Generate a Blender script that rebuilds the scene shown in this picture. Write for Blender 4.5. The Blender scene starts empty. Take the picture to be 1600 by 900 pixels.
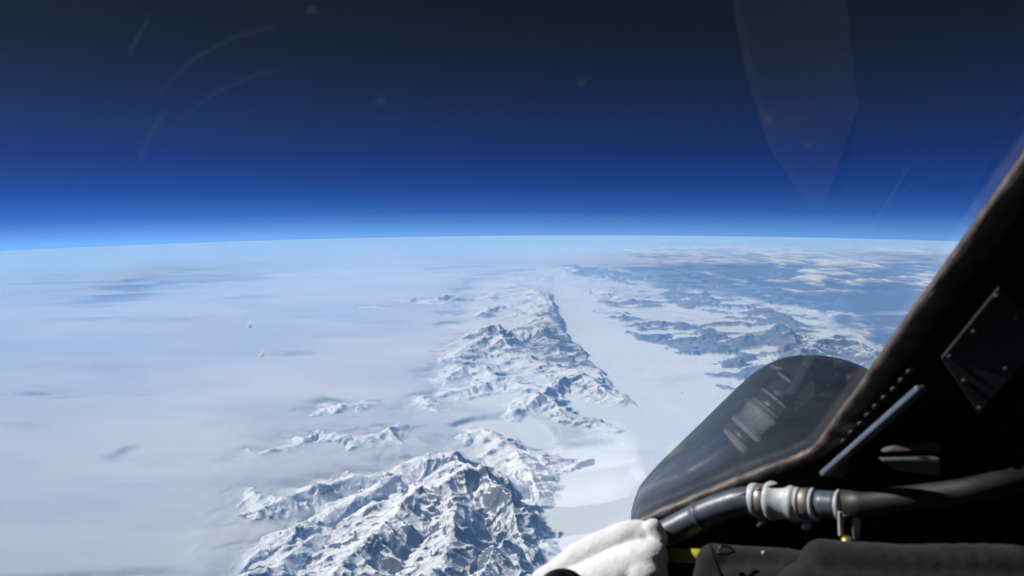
import bpy, bmesh, math, random
import numpy as np
from mathutils import Vector, Matrix
random.seed(4)
sc = bpy.context.scene
COL = sc.collection
R_ = math.radians

# ------------------------------------------------------------------ camera
F_PX = 1180.0                       # focal length in pixels of a 1600 px wide frame
PITCH, ROLL = R_(8.15), R_(0.43)
fwd = Vector((0, math.cos(PITCH), -math.sin(PITCH)))
r0 = Vector((1, 0, 0)); u0 = r0.cross(fwd)
rgt = r0 * math.cos(ROLL) - u0 * math.sin(ROLL)
upv = u0 * math.cos(ROLL) + r0 * math.sin(ROLL)
cam_d = bpy.data.cameras.new('camera'); cam = bpy.data.objects.new('camera', cam_d); COL.objects.link(cam)
m = Matrix((rgt, upv, -fwd)).transposed().to_4x4()
cam.matrix_world = m
cam_d.sensor_width = 36; cam_d.lens = F_PX / 1600 * 36
cam_d.clip_start = 0.02; cam_d.clip_end = 3.0e6
cam_d.dof.use_dof = True; cam_d.dof.focus_distance = 60.0; cam_d.dof.aperture_fstop = 9.0
sc.camera = cam

# ------------------------------------------------------------------ world and sun
SUN_EL, SUN_AZ = 36.0, -68.0        # azimuth measured from the view direction, negative to the left
w = bpy.data.worlds.new('World'); sc.world = w; w.use_nodes = True
nt = w.node_tree; nt.nodes.clear()
def N(t, typ, **kw):
    n = t.nodes.new(typ)
    for k, v in kw.items(): setattr(n, k, v)
    return n
out = N(nt, 'ShaderNodeOutputWorld'); bg = N(nt, 'ShaderNodeBackground'); bg.inputs['Strength'].default_value = 0.080
sky = N(nt, 'ShaderNodeTexSky', sky_type='NISHITA', sun_disc=False)
sky.sun_elevation = R_(SUN_EL); sky.sun_rotation = R_(SUN_AZ); sky.altitude = 21000
sky.air_density = 1.0; sky.dust_density = 0.6; sky.ozone_density = 2.0
SKY_MODE = 1
geo = N(nt, 'ShaderNodeNewGeometry')
sep = N(nt, 'ShaderNodeSeparateXYZ')
neg = N(nt, 'ShaderNodeVectorMath', operation='SCALE'); neg.inputs[3].default_value = -1
tc = N(nt, 'ShaderNodeTexCoord')
nt.links.new(tc.outputs['Generated'], sep.inputs[0])
# the horizon lies 4.65 degrees below eye level at this altitude, so the sky is looked up from there
add = N(nt, 'ShaderNodeMath', operation='ADD'); add.inputs[1].default_value = math.sin(R_(4.1))
nt.links.new(sep.outputs[2], add.inputs[0])
mx = N(nt, 'ShaderNodeMath', operation='MAXIMUM'); mx.inputs[1].default_value = 0.002
nt.links.new(add.outputs[0], mx.inputs[0])
cmb = N(nt, 'ShaderNodeCombineXYZ')
nt.links.new(sep.outputs[0], cmb.inputs[0]); nt.links.new(sep.outputs[1], cmb.inputs[1]); nt.links.new(mx.outputs[0], cmb.inputs[2])
nrm = N(nt, 'ShaderNodeVectorMath', operation='NORMALIZE'); nt.links.new(cmb.outputs[0], nrm.inputs[0])
nt.links.new(nrm.outputs[0], sky.inputs[0])
# clear stratospheric air: deep navy overhead, saturated blue lower down, pale at the limb
rr_ = N(nt, 'ShaderNodeMath', operation='DIVIDE'); rr_.inputs[1].default_value = 0.4; nt.links.new(mx.outputs[0], rr_.inputs[0])
cr = N(nt, 'ShaderNodeValToRGB'); nt.links.new(rr_.outputs[0], cr.inputs[0]); e_ = cr.color_ramp.elements
SKY = [(0.0, (2.6, 2.6, 2.1)), (.03, (1.9, 2.15, 1.9)), (.075, (.75, 1.3, 1.7)), (.15, (.36, .80, 1.42)), (.26, (.34, .62, 1.18)), (.36, (.40, .62, .95)), (.57, (.37, .44, .48)), (.77, (.37, .37, .33)), (1.0, (.33, .33, .30))]
while len(e_) < len(SKY): e_.new(.5)
for q, (p_, c_) in zip(e_, SKY): q.position = p_; q.color = (*c_, 1)
mul = N(nt, 'ShaderNodeVectorMath', operation='MULTIPLY'); nt.links.new(sky.outputs[0], mul.inputs[0]); nt.links.new(cr.outputs[0], mul.inputs[1])
nt.links.new(mul.outputs[0], bg.inputs[0]); nt.links.new(bg.outputs[0], out.inputs[0])

sd = bpy.data.lights.new('sun', 'SUN'); sun = bpy.data.objects.new('sun', sd); COL.objects.link(sun)
sd.energy = 5.0; sd.angle = R_(0.55); sd.color = (1.0, 0.985, 0.96)
el, az = R_(SUN_EL), R_(SUN_AZ)
sdir = Vector((math.sin(az) * math.cos(el), math.cos(az) * math.cos(el), math.sin(el)))
sun.rotation_euler = (-sdir).to_track_quat('-Z', 'Y').to_euler()

vs = sc.view_settings; vs.view_transform = 'Standard'; vs.look = 'None'; vs.exposure = 0.42; vs.gamma = 1
sc.cycles.use_denoising = True
sc.cycles.volume_bounces = 4; sc.cycles.max_bounces = 8; sc.cycles.transparent_max_bounces = 24
sc.cycles.diffuse_bounces = 3; sc.cycles.glossy_bounces = 4

# ------------------------------------------------------------------ helpers
def tag(o, label=None, cat=None, group=None, kind=None):
    if label: o['label'] = label
    if cat: o['category'] = cat
    if group: o['group'] = group
    if kind: o['kind'] = kind
    return o

ER, ALT = 6371000.0, 21000.0
def project(X, Y, Z):
    P = np.stack([X, Y, Z], -1)
    a = P @ np.array(rgt); b = P @ np.array(upv); c = P @ np.array(fwd)
    c = np.where(c > 1, c, 1)
    return 800 + F_PX * a / c, 450 - F_PX * b / c
def ground(px, py, alt=0.0):
    """map coordinates (east, north in km along the surface) of the point seen at a pixel, at an altitude in m"""
    d = (fwd * F_PX + rgt * (px - 800) + upv * (450 - py)).normalized()
    r = ER + alt; c = Vector((0, 0, -(ER + ALT)))
    b = d.dot(c); disc = b * b - (c.length_squared - r * r)
    if disc < 0: disc = 0
    t = b - math.sqrt(disc)
    p = d * t - c
    g = math.acos(max(-1, min(1, p.z / p.length))); s = ER * g
    a = math.atan2(p.x, p.y)
    return s * math.sin(a) / 1000, s * math.cos(a) / 1000

# gradient noise, vectorised
_rng = np.random.RandomState(11)
_perm = np.tile(_rng.permutation(1024), 3).astype(np.int32)
_g = _rng.rand(1024) * 2 * np.pi; _gx, _gy = np.cos(_g).astype(np.float32), np.sin(_g).astype(np.float32)
def noise(x, y):
    xi = np.floor(x).astype(np.int32); yi = np.floor(y).astype(np.int32)
    xf = (x - xi).astype(np.float32); yf = (y - yi).astype(np.float32)
    xi &= 1023; yi &= 1023
    u = xf * xf * xf * (xf * (xf * 6 - 15) + 10); v = yf * yf * yf * (yf * (yf * 6 - 15) + 10)
    def g(ix, iy, fx, fy):
        h = _perm[_perm[ix] + iy]
        return _gx[h] * fx + _gy[h] * fy
    x1 = (xi + 1) & 1023; y1 = (yi + 1) & 1023
    a = g(xi, yi, xf, yf); b = g(x1, yi, xf - 1, yf)
    c = g(xi, y1, xf, yf - 1); d = g(x1, y1, xf - 1, yf - 1)
    return (a + u * (b - a) + v * (c - a + u * (a - b - c + d))) * 1.5
def fbm(x, y, wl, octs, gain=0.5, sp=None, seed=0):
    r = 0; amp = 1; tot = 0
    for i in range(octs):
        n = noise(x / wl + 17.3 * (i + seed), y / wl - 9.1 * (i + seed))
        if sp is not None: n = n * np.clip(wl / sp / 2.0 - 0.6, 0, 1)
        r = r + amp * n; tot += amp; amp *= gain; wl /= 2.03
    return r / tot
def ridged(x, y, wl, octs, sp, gain=0.52, seed=0):
    r = 0; amp = 1; tot = 0; wgt = 1
    for i in range(octs):
        n = 1 - np.abs(noise(x / wl + 31.7 * (i + seed), y / wl + 5.9 * (i + seed))) * 1.9
        n = np.clip(n, 0, 1) ** 2
        fade = np.clip(wl / sp / 2.0 - 0.6, 0, 1)
        s = n * wgt * fade + (1 - fade) * 0.35 * wgt
        wgt = np.clip(n * 1.9, 0.12, 1)
        r = r + amp * s; tot += amp; amp *= gain; wl /= 2.07
    return r / tot
def sstep(a, b, x):
    t = np.clip((x - a) / (b - a), 0, 1); return t * t * (3 - 2 * t)

def arc_of_dep(dep):
    eta = math.pi / 2 - dep
    s = min(1.0, (ER + ALT) / ER * math.sin(eta))
    return ER * (math.asin(s) - eta)
def polar(ncol, drow, dmin=4.66, dmax=33.0, full=True, amin=-41.0, amax=41.0, smax=1000e3):
    azs = np.radians(np.linspace(amin, amax, ncol))
    if full:
        rest = np.radians(np.linspace(amax, 360 + amin, 48))[1:-1]
        azs = np.concatenate([azs, rest])
    n = int((dmax - dmin) / drow)
    s = np.array([arc_of_dep(R_(d)) for d in np.linspace(dmax, dmin, n)])
    if full:
        s = np.concatenate([[0.0, 5e3, 12e3, 20e3, 27e3], s[s > 28e3], np.linspace(s[-1] + 4e3, smax, 30)])
    return azs, s
def grid_mesh(name, azs, s, H, attrs, wrap, mat):
    na, ns = len(azs), len(s)
    A, S = np.meshgrid(azs, s); G = S / ER
    rr = ER + H
    co = np.stack([rr * np.sin(G) * np.sin(A), rr * np.sin(G) * np.cos(A), rr * np.cos(G) - (ER + ALT)], -1)
    me = bpy.data.meshes.new(name)
    me.vertices.add(na * ns); me.vertices.foreach_set('co', co.astype(np.float32).ravel())
    i = np.arange(na if wrap else na - 1); j = np.arange(ns - 1)
    I, J = np.meshgrid(i, j); I2 = (I + 1) % na
    q = np.stack([J * na + I, J * na + I2, (J + 1) * na + I2, (J + 1) * na + I], -1).reshape(-1, 4)[:, ::-1]
    nf = len(q)
    me.loops.add(nf * 4); me.loops.foreach_set('vertex_index', q.astype(np.int32).ravel())
    me.polygons.add(nf); me.polygons.foreach_set('loop_start', np.arange(nf, dtype=np.int32) * 4)
    me.polygons.foreach_set('use_smooth', np.ones(nf, dtype=bool))
    me.update(calc_edges=True)
    for k, v in attrs.items():
        a = me.attributes.new(k, 'FLOAT', 'POINT'); a.data.foreach_set('value', v.astype(np.float32).ravel())
    me.materials.append(mat)
    o = bpy.data.objects.new(name, me); COL.objects.link(o)
    return o

def new_mat(name):
    mt = bpy.data.materials.new(name); mt.use_nodes = True; t = mt.node_tree; t.nodes.clear()
    o = N(t, 'ShaderNodeOutputMaterial'); return mt, t, o
def rampn(t, fac, stops, interp='LINEAR'):
    r = N(t, 'ShaderNodeValToRGB'); r.color_ramp.interpolation = interp
    e = r.color_ramp.elements
    while len(e) < len(stops): e.new(0.5)
    for q, (p, c) in zip(e, stops):
        q.position = p; q.color = (*c, 1) if not isinstance(c, float) else (c, c, c, 1)
    t.links.new(fac, r.inputs[0]); return r.outputs[0]
def mth(t, op, a, b=None, c=None):
    n = N(t, 'ShaderNodeMath', operation=op)
    for k, v in enumerate((a, b, c)):
        if v is None: continue
        if isinstance(v, (int, float)): n.inputs[k].default_value = v
        else: t.links.new(v, n.inputs[k])
    return n.outputs[0]
def mixc(t, f, a, b):
    n = N(t, 'ShaderNodeMix', data_type='RGBA')
    for k, v in ((0, f), (6, a), (7, b)):
        if isinstance(v, (int, float)): n.inputs[k].default_value = v
        elif isinstance(v, tuple): n.inputs[k].default_value = (*v, 1)
        else: t.links.new(v, n.inputs[k])
    return n.outputs[2]
def tnoise(t, vec, scale, detail=4, rough=0.55, dist=0.0):
    n = N(t, 'ShaderNodeTexNoise'); n.inputs['Scale'].default_value = scale; n.inputs['Detail'].default_value = detail
    n.inputs['Roughness'].default_value = rough; n.inputs['Distortion'].default_value = dist
    if vec is not None: t.links.new(vec, n.inputs['Vector'])
    return n.outputs['Fac']

# ------------------------------------------------------------------ terrain
azs, ss = polar(1180, 0.034)
A, S = np.meshgrid(azs, ss)
X = (S * np.sin(A) / 1000); Y = (S * np.cos(A) / 1000)
G_ = S / ER
U, V = project(ER * np.sin(G_) * np.sin(A), ER * np.sin(G_) * np.cos(A), ER * np.cos(G_) - (ER + ALT))
front = (np.cos(A) > 0.3) & (S > 25e3) & (S < 516e3)
# spacing of the sheet in km, to fade relief finer than the sheet can carry
sp = np.maximum(np.abs(np.gradient(ss))[:, None] * 0.5 * np.ones_like(S), S * 0.00115) / 1000

RIDGES = [  # crest points (pixel x, pixel y, height in km, half width in km)
 [(640,712,1.5,2.6),(690,700,2.2,2.6),(742,728,2.7,2.4),(775,765,2.5,2.2),(815,800,2.0,1.8),(835,850,1.3,1.5)],
 [(742,728,2.7,3.0),(690,745,2.4,3.4),(635,770,2.7,3.6),(590,815,2.5,3.2),(545,870,2.2,3.0),(500,930,2.2,3.0)],
 [(690,745,2.2,3.0),(705,800,2.2,3.0),(690,860,2.3,3.0),(650,930,2.4,3.2)],
 [(800,840,1.8,1.6),(775,850,2.2,2.2),(735,900,2.4,2.4),(700,960,2.5,2.6)],
 [(600,745,1.5,2.4),(560,775,1.4,2.4),(520,800,1.2,2.2)],
 [(722,680,.75,1.2),(762,664,1.35,1.6),(805,688,1.35,1.9),(850,708,1.2,1.7),(905,714,.75,1.3)],
 [(805,690,1.3,1.8),(835,730,1.2,1.8),(850,770,.8,1.5)],
 [(800,640,.8,1.5),(838,610,1.55,2.0),(885,638,1.2,1.8),(948,662,.6,1.4)],
 [(838,610,1.2,1.8),(870,590,1.3,2.0),(905,585,1.4,2.2),(950,608,1.0,1.8),(1000,632,.45,1.3)],
 [(700,612,.7,2.0),(745,598,1.0,2.2),(800,590,1.1,2.4),(835,600,1.1,2.2)],
 [(700,560,1.0,2.5),(728,535,1.5,3.0),(768,502,2.8,3.2),(795,540,1.7,3.0),(835,560,1.3,3.0),(870,570,1.3,3.0),(905,592,1.2,2.6)],
 [(705,590,.9,2.2),(740,560,1.6,2.6),(780,585,.9,2.2)],
 [(818,512,2.2,2.6),(845,512,2.0,3.0),(870,535,1.6,3.0),(890,560,1.4,3.0),(920,575,.8,2.4)],
 [(850,512,1.7,3.5),(856,490,1.5,4.0),(850,472,1.5,4.5),(845,455,1.3,5.0),(820,446,1.2,5.0),(796,442,.9,4.5)],
 [(756,490,.8,3.5),(780,476,1.5,4.0),(800,486,.9,3.5),(840,492,1.2,4)],
 [(635,465,1.0,4.5),(672,466,1.3,4.5),(700,458,1.7,4.5),(728,460,.9,4)],
 [(562,476,.7,3.0),(592,478,.7,3.0)], [(755,462,.9,3.5),(770,456,.9,3.5)],
 [(860,416,1.0,7),(885,412,1.4,8),(925,420,1.5,9),(965,424,1.4,9),(1000,432,1.2,9)],
 [(810,432,.8,5),(850,432,.9,5)],[(890,436,.9,5),(912,434,.9,5)],
 [(937,452,1.0,4.5),(960,458,1.3,4.5),(985,466,1.2,4.5),(1010,472,.9,4.5)],
 [(920,480,.7,3.0),(945,485,.8,3.0),(975,492,.9,3.0)],
 [(935,508,.75,2.4),(970,512,.8,2.4)],[(1000,505,.9,3),(1040,500,1.1,3),(1070,505,.9,3)],
 [(1010,520,.9,2.6),(1060,520,1.2,3),(1110,512,1.1,3.2)],
 [(1060,545,.8,2.4),(1100,532,1.3,3),(1150,545,1.2,3)],[(1040,530,.9,2.6),(1110,520,1.1,2.8)],
 [(1090,560,.9,2.4),(1150,555,1.2,2.8),(1200,560,1.2,3)],
 [(1130,590,1.0,2.4),(1180,575,1.3,2.8),(1230,560,1.6,3.2)],
 [(1150,530,1.2,3.4),(1200,520,1.8,4),(1235,515,2.4,4),(1250,545,1.6,3.4)],
 [(1235,555,1.8,4),(1260,538,2.3,4),(1290,524,2.7,4.5),(1335,532,2.4,4.5),(1372,556,1.9,4)],
 [(1120,500,1.0,3.4),(1160,500,1.2,3.4),(1220,505,1.3,4)],
 [(1070,470,1.0,5),(1130,470,1.1,5),(1200,488,1.3,5),(1260,500,1.2,5)],
 [(430,700,.9,3.2),(500,672,1.1,3.2),(560,680,1.3,3.2),(620,668,1.0,2.8),(600,690,1.0,2.8)],
 [(490,638,.9,2.6),(530,632,1.1,2.8),(575,628,1.0,2.6)],[(660,620,1.0,2.4),(690,630,1.0,2.2)],
 [(375,770,.8,2.4),(430,785,1.3,2.6),(470,765,1.4,2.6),(520,745,1.4,2.6),(580,735,1.3,2.6)],
 [(395,850,1.2,2.4),(450,830,1.6,2.5),(500,815,1.6,2.5)],[(500,830,1.5,2.4),(440,880,1.6,2.4),(380,915,1.6,2.4)],
 [(870,900,1.2,1.8),(820,890,1.2,1.8),(790,930,1.2,1.8)],
 [(1040,452,1.0,5),(1100,462,1.2,5),(1110,440,1.0,5)],
]
wx = fbm(X, Y, 9, 3, seed=3) * 1.6; wy = fbm(X, Y, 9, 3, seed=5) * 1.6
WS = 1.0
env = np.zeros_like(X); LL = np.zeros_like(X); DD = np.ones_like(X); Xw, Yw = X + wx, Y + wy
for ri, rd in enumerate(RIDGES):
    acc = ri * 37.0
    pts = [(*ground(px, py, h * 1000 * 0.8), h, wd) for px, py, h, wd in rd]
    for (x0, y0, h0, w0), (x1, y1, h1, w1) in zip(pts[:-1], pts[1:]):
        dx, dy = x1 - x0, y1 - y0; L2 = dx * dx + dy * dy + 1e-6
        mxw = 3.2 * max(w0, w1)
        sel = (Xw > min(x0, x1) - mxw) & (Xw < max(x0, x1) + mxw) & (Yw > min(y0, y1) - mxw) & (Yw < max(y0, y1) + mxw) & front
        if not sel.any(): continue
        xs, ys = Xw[sel], Yw[sel]
        t = np.clip(((xs - x0) * dx + (ys - y0) * dy) / L2, 0, 1)
        d = np.hypot(xs - x0 - t * dx, ys - y0 - t * dy); ww = w0 + (w1 - w0) * t
        e = (h0 + (h1 - h0) * t) * np.exp(-np.power(d / (ww * WS), 1.6) * 0.8)
        win = e > env[sel]
        sgn = np.sign((xs - x0) * dy - (ys - y0) * dx)
        a_ = LL[sel]; a_[win] = (acc + t * math.sqrt(L2) + sgn * 11.3)[win]; LL[sel] = a_
        a_ = DD[sel]; a_[win] = (d / ww)[win]; DD[sel] = a_
        env[sel] = np.maximum(env[sel], e); acc += math.sqrt(L2)
rm = ridged(X + wx * .8, Y + wy * .8, 4.4, 7, sp, gain=.56)
rm3 = ridged(X * .75 + wx * .6, Y + wy * .6, 6.5, 6, sp, seed=33)
rm2 = ridged(X - wx, Y + wy, 11.0, 8, sp, seed=9)
# scattered rock islands standing out of the icefield on the right
def poly_mask(pts, soft=14):
    """soft mask of a region given by its outline in the same map projection as U, V"""
    d = np.full(U.shape, 1e9); inside = np.zeros(U.shape, bool)
    n = len(pts)
    for k in range(n):
        (x0, y0), (x1, y1) = pts[k], pts[(k + 1) % n]
        dx, dy = x1 - x0, (y1 - y0)
        t = np.clip(((U - x0) * dx + (V - y0) * dy) / (dx * dx + dy * dy), 0, 1)
        d = np.minimum(d, np.hypot(U - x0 - t * dx, (V - y0 - t * dy) * 1.6))
        if abs(y1 - y0) > 1e-6:
            inside ^= ((y0 > V) != (y1 > V)) & (U < (x1 - x0) * (V - y0) / (y1 - y0) + x0)
    sd_ = np.where(inside, d, -d)
    return sstep(-soft, soft, sd_)
isl = poly_mask([(960,478),(1040,470),(1120,480),(1260,500),(1420,560),(1500,640),(1150,640),(1120,590),(1000,530),(930,520)], 30)
isl2 = poly_mask([(880,418),(1010,418),(1180,440),(1300,480),(1300,505),(1180,492),(1060,470),(1000,462),(930,440)], 14)
env = np.where(front, env, 0)
rw = np.sqrt(np.clip(env, 0, 3) + 1e-6)
spur = 1 - np.abs(noise(LL / 2.1 + wx * .5, DD * 0.55 + wy * .25 + 7.7)) * 2.0
spur2 = 1 - np.abs(noise(LL / 0.8 + wx, DD * 0.9 + 3.1)) * 2.0
spur = np.clip(spur, -.4, 1) * .72 + np.clip(spur2, -.4, 1) * .28 * np.clip(0.8 / sp / 2 - .6, 0, 1)
H = env * (0.78 - 0.50 * (1 - spur) * np.clip(DD * 1.6, 0, 1)) + rw * np.clip(env * 3, 0, 1) * (rm - 0.36) * 0.54 - 0.12
thr = 1.07 - 0.30 * sstep(1080, 1240, U)
H = np.maximum(H, isl * (rm2 * 2.0 - thr) * 1.0)
H = np.maximum(H, isl2 * (rm2 * 2.2 - 0.92) * 0.9)
corr = poly_mask([(866,438),(922,436),(925,500),(985,530),(1060,560),(1120,600),(1150,700),(960,760),(1010,640),(965,598),(925,560),(888,520),(868,475)], 16)
H = H - np.clip(corr * 1.5 - .25 + 1.1 * fbm(X, Y, 9, 5, .6, sp=sp, seed=92) * sstep(0, .3, corr) * (1 - sstep(.8, 1, corr)), 0, 1) * 0.9
H = H - (isl + .7 * isl2) * (1 - sstep(1190, 1260, U) * sstep(500, 520, V)) * np.clip(0.35 - rm3 + .22 * fbm(X, Y, 3.0, 4, sp=sp, seed=88), 0, 1) * 4.0
H = H + 0.0
k = 0.05
ice = fbm(X, Y, 14, 4, sp=sp, seed=21) * 0.035
Hs = np.where(H > 0, H, 0)
mount = sstep(-0.02, 0.10, H)
Hf = ice * (1 - mount) + np.maximum(H, ice) * mount
# open sea beyond the coast on the right, and a strip of it far left
U0, V0 = U, V
U = U + fbm(X, Y, 40, 5, .6, sp=sp, seed=70) * 60; V = V + fbm(X, Y, 40, 5, .6, sp=sp, seed=75) * 16
sea = poly_mask([(985,432),(1040,446),(1110,462),(1180,474),(1260,486),(1340,520),(1420,575),(1700,700),(1750,380),(1400,402),(1180,412),(1060,415),(985,418)], 7)
sea = np.clip(sea - 0.0, 0, 1) * (1 - sstep(0.02, 0.12, H))
HOLES = [(225,628,42,9,.5),(215,712,26,12,.6),(515,634,60,9,.8),(270,440,120,11,1.1),(215,465,60,8,.6),(200,512,70,4,.35),(330,500,60,4,.25),(480,560,70,5,.25),(650,625,60,8,.4),(420,590,90,6,.25),(100,560,90,8,.2),(60,680,90,10,.2),(330,470,80,4,.3),(60,620,70,7,.5),(700,405,90,5,.3)]
def holes(U, V):
    r = 0
    for hx, hy, rx, ry, st in HOLES: r = r + st * np.exp(-((U - hx + (V - hy) * 2.5) / rx) ** 2 - ((V - hy) / ry) ** 2)
    return r
seaL = poly_mask([(-60,428),(200,427),(345,436),(330,452),(230,470),(-60,490)], 16)
seaLL = poly_mask([(-200,390),(600,392),(640,470),(560,560),(480,660),(420,780),(300,950),(-400,950)], 60)
sea_all = np.clip(np.maximum(np.maximum(sea, seaL), seaLL * np.clip(holes(U, V) * 1.2 + 1.1 * sstep(640, 480, V) * np.clip(-fbm(X * 0.35 + Y * 0.1, Y, 9, 5, sp=sp, seed=40), 0, 1), 0, 1) * 0.85) , 0, 1) * (1 - mount)
Hf = Hf * (1 - sea_all)
Hm = Hf * 1000
U, V = U0, V0
snow_bias = poly_mask([(1235,560),(1250,535),(1290,510),(1340,515),(1400,560),(1300,600)], 14) + 0.8 * poly_mask([(560,760),(640,735),(700,760),(690,800),(600,830),(540,850)], 20)

mt, t, o_ = new_mat('snow_rock_and_sea')
tcn = N(t, 'ShaderNodeTexCoord'); sc_ = N(t, 'ShaderNodeVectorMath', operation='SCALE'); sc_.inputs[3].default_value = 0.001
t.links.new(tcn.outputs['Object'], sc_.inputs[0]); kmv = sc_.outputs[0]
g = N(t, 'ShaderNodeNewGeometry'); sx = N(t, 'ShaderNodeSeparateXYZ'); t.links.new(g.outputs['Normal'], sx.inputs[0])
def attr(t, name):
    a = N(t, 'ShaderNodeAttribute'); a.attribute_name = name; return a.outputs['Fac']
n1 = tnoise(t, kmv, 6.0, 7, 0.78); n2 = tnoise(t, kmv, 0.5, 5, 0.6)
steep = mth(t, 'SUBTRACT', 1.0, sx.outputs[2])
v = mth(t, 'ADD', steep, mth(t, 'MULTIPLY', mth(t, 'SUBTRACT', n1, 0.5), 0.46))
v = mth(t, 'ADD', v, mth(t, 'MULTIPLY', mth(t, 'SUBTRACT', n2, 0.5), 0.25))
v = mth(t, 'SUBTRACT', v, mth(t, 'MULTIPLY', attr(t, 'snow_bias'), 0.10))
v = mth(t, 'ADD', v, mth(t, 'MULTIPLY', attr(t, 'bare'), 0.32))
rockf = rampn(t, v, [(0.20, 0.0), (0.33, 1.0)])
rockf = mth(t, 'MULTIPLY', rockf, attr(t, 'mount'))
rock = rampn(t, n1, [(0.3, (0.07, 0.085, 0.11)), (0.7, (0.17, 0.18, 0.19))])
n3 = tnoise(t, kmv, 0.08, 5, 0.6)
snow = rampn(t, n3, [(0.3, (0.72, 0.77, 0.83)), (0.7, (0.82, 0.84, 0.86))])
colr = mixc(t, rockf, snow, rock)
colr = mixc(t, attr(t, 'sea'), colr, (0.006, 0.035, 0.12))
b = N(t, 'ShaderNodeBsdfPrincipled'); t.links.new(colr, b.inputs['Base Color']); b.inputs['Roughness'].default_value = 0.75
b.inputs['Specular IOR Level'].default_value = 0.2
bm = N(t, 'ShaderNodeBump'); bm.inputs['Strength'].default_value = 0.5; bm.inputs['Distance'].default_value = 170.0
t.links.new(mth(t, 'MULTIPLY', tnoise(t, kmv, 3.6, 8, 0.68), attr(t, 'mount')), bm.inputs['Height']); t.links.new(bm.outputs[0], b.inputs['Normal'])
t.links.new(b.outputs[0], o_.inputs[0])
bare = np.clip((1.0 * isl + 1.1 * isl2) * (1.1 + 2.0 * fbm(X, Y, 14, 4, sp=sp, seed=81)) + (.50 + .9 * fbm(X, Y, 5, 4, sp=sp, seed=84)) * sstep(640, 520, V) * front + .35 * sstep(760, 880, U) * sstep(470, 560, V), 0, 1)
terrain = grid_mesh('terrain', azs, ss, Hm, {'mount': mount, 'sea': sea_all, 'snow_bias': snow_bias, 'bare': bare}, True, mt)
tag(terrain, 'snow covered mountain ranges rising from a white icefield beside blue sea', kind='structure')

# ------------------------------------------------------------------ low cloud lying over the icefield and the sea
def fields(azs, ss):
    global U, V
    A, S = np.meshgrid(azs, ss); g = S / ER
    U, V = project(ER * np.sin(g) * np.sin(A), ER * np.sin(g) * np.cos(A), ER * np.cos(g) - (ER + ALT))
    sp = np.maximum(np.abs(np.gradient(ss))[:, None] * 0.5 * np.ones_like(S), S * 0.0022) / 1000
    return A, S, S * np.sin(A) / 1000, S * np.cos(A) / 1000, sp
def sample(field, azs_q, ss_q):
    """terrain field looked up at another polar grid"""
    ia = np.clip(np.searchsorted(azs, azs_q), 0, len(azs) - 1); js = np.clip(np.searchsorted(ss, ss_q), 0, len(ss) - 1)
    return field[np.ix_(js, ia)]
def cloud_mat(name, col0, col1, lo, hi, scale, bump, smin=0.0):
    mt, t, o_ = new_mat(name)
    tcn = N(t, 'ShaderNodeTexCoord'); sc_ = N(t, 'ShaderNodeVectorMath', operation='SCALE'); sc_.inputs[3].default_value = 0.001
    t.links.new(tcn.outputs['Object'], sc_.inputs[0]); kmv = sc_.outputs[0]
    n = tnoise(t, kmv, scale, 6, 0.6, 0.4)
    a = mth(t, 'ADD', attr(t, 'cover'), mth(t, 'MULTIPLY', mth(t, 'SUBTRACT', n, 0.5), attr(t, 'detail')))
    al = rampn(t, a, [(lo, 0.0), (hi, 1.0)], 'EASE')
    al = mth(t, 'MULTIPLY', al, attr(t, 'depth'))
    d = N(t, 'ShaderNodeBsdfDiffuse'); d.inputs['Roughness'].default_value = 0.6
    t.links.new(rampn(t, attr(t, 'tone'), [(0.1, col0), (0.9, col1)]), d.inputs[0])
    if bump:
        bm = N(t, 'ShaderNodeBump'); bm.inputs['Strength'].default_value = 0.6; bm.inputs['Distance'].default_value = bump
        t.links.new(n, bm.inputs['Height']); t.links.new(bm.outputs[0], d.inputs['Normal'])
    tr = N(t, 'ShaderNodeBsdfTransparent'); m_ = N(t, 'ShaderNodeMixShader')
    t.links.new(al, m_.inputs[0]); t.links.new(tr.outputs[0], m_.inputs[1]); t.links.new(d.outputs[0], m_.inputs[2])
    t.links.new(m_.outputs[0], o_.inputs[0]); return mt

ca, cs = polar(620, 0.075, dmin=4.68, dmax=32.5, full=False)
A, S, X, Y, sp = fields(ca, cs)
Ht = sample(Hf, ca, cs)
stre = fbm(X * 0.35 + Y * 0.1, Y, 9, 5, sp=sp, seed=40)      # streaky
soft = fbm(X, Y, 30, 5, sp=sp, seed=44)
U = U + fbm(X, Y, 22, 6, .62, sp=sp, seed=90) * 110; V = V + fbm(X, Y, 22, 6, .62, sp=sp, seed=95) * 34
tone = np.clip(.5 + 1.5 * fbm(X * .5 + Y * .35, Y * .9, 26, 7, .62, sp=sp, seed=99) + .6 * stre, 0, 1)
left = poly_mask([(-400,386),(560,384),(640,420),(690,470),(690,520),(660,560),(640,600),(600,650),(520,720),(430,760),(400,820),(360,920),(-500,920)], 60)
mid = poly_mask([(560,384),(900,380),(1000,400),(860,430),(760,440),(700,520),(690,600),(720,650),(640,690),(520,640),(500,500)], 45)
val = poly_mask([(690,640),(830,640),(900,680),(960,690),(900,705),(800,650),(715,660),(720,700),(640,690)], 20)
low = poly_mask([(380,680),(560,690),(650,700),(560,760),(520,820),(480,900),(400,920),(330,920)], 90)
far = 1 - sstep(396, 420, V + 0 * U)
FOG = 0.34 + 0.12 * soft + 0.38 * low * (1 - .5 * val)
cover = 1.06 * left + 0.75 * mid + 0.8 * val + 0.55 * low + 0.85 * far
cover = cover - holes(U, V)
cover = np.clip(cover, 0, 1.2) + 0.9 * stre + 0.35 * soft - 0.02
depth = 1 - np.exp(-np.clip(FOG - Ht, 0, 5) / (0.09 + 0.28 * low))
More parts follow.
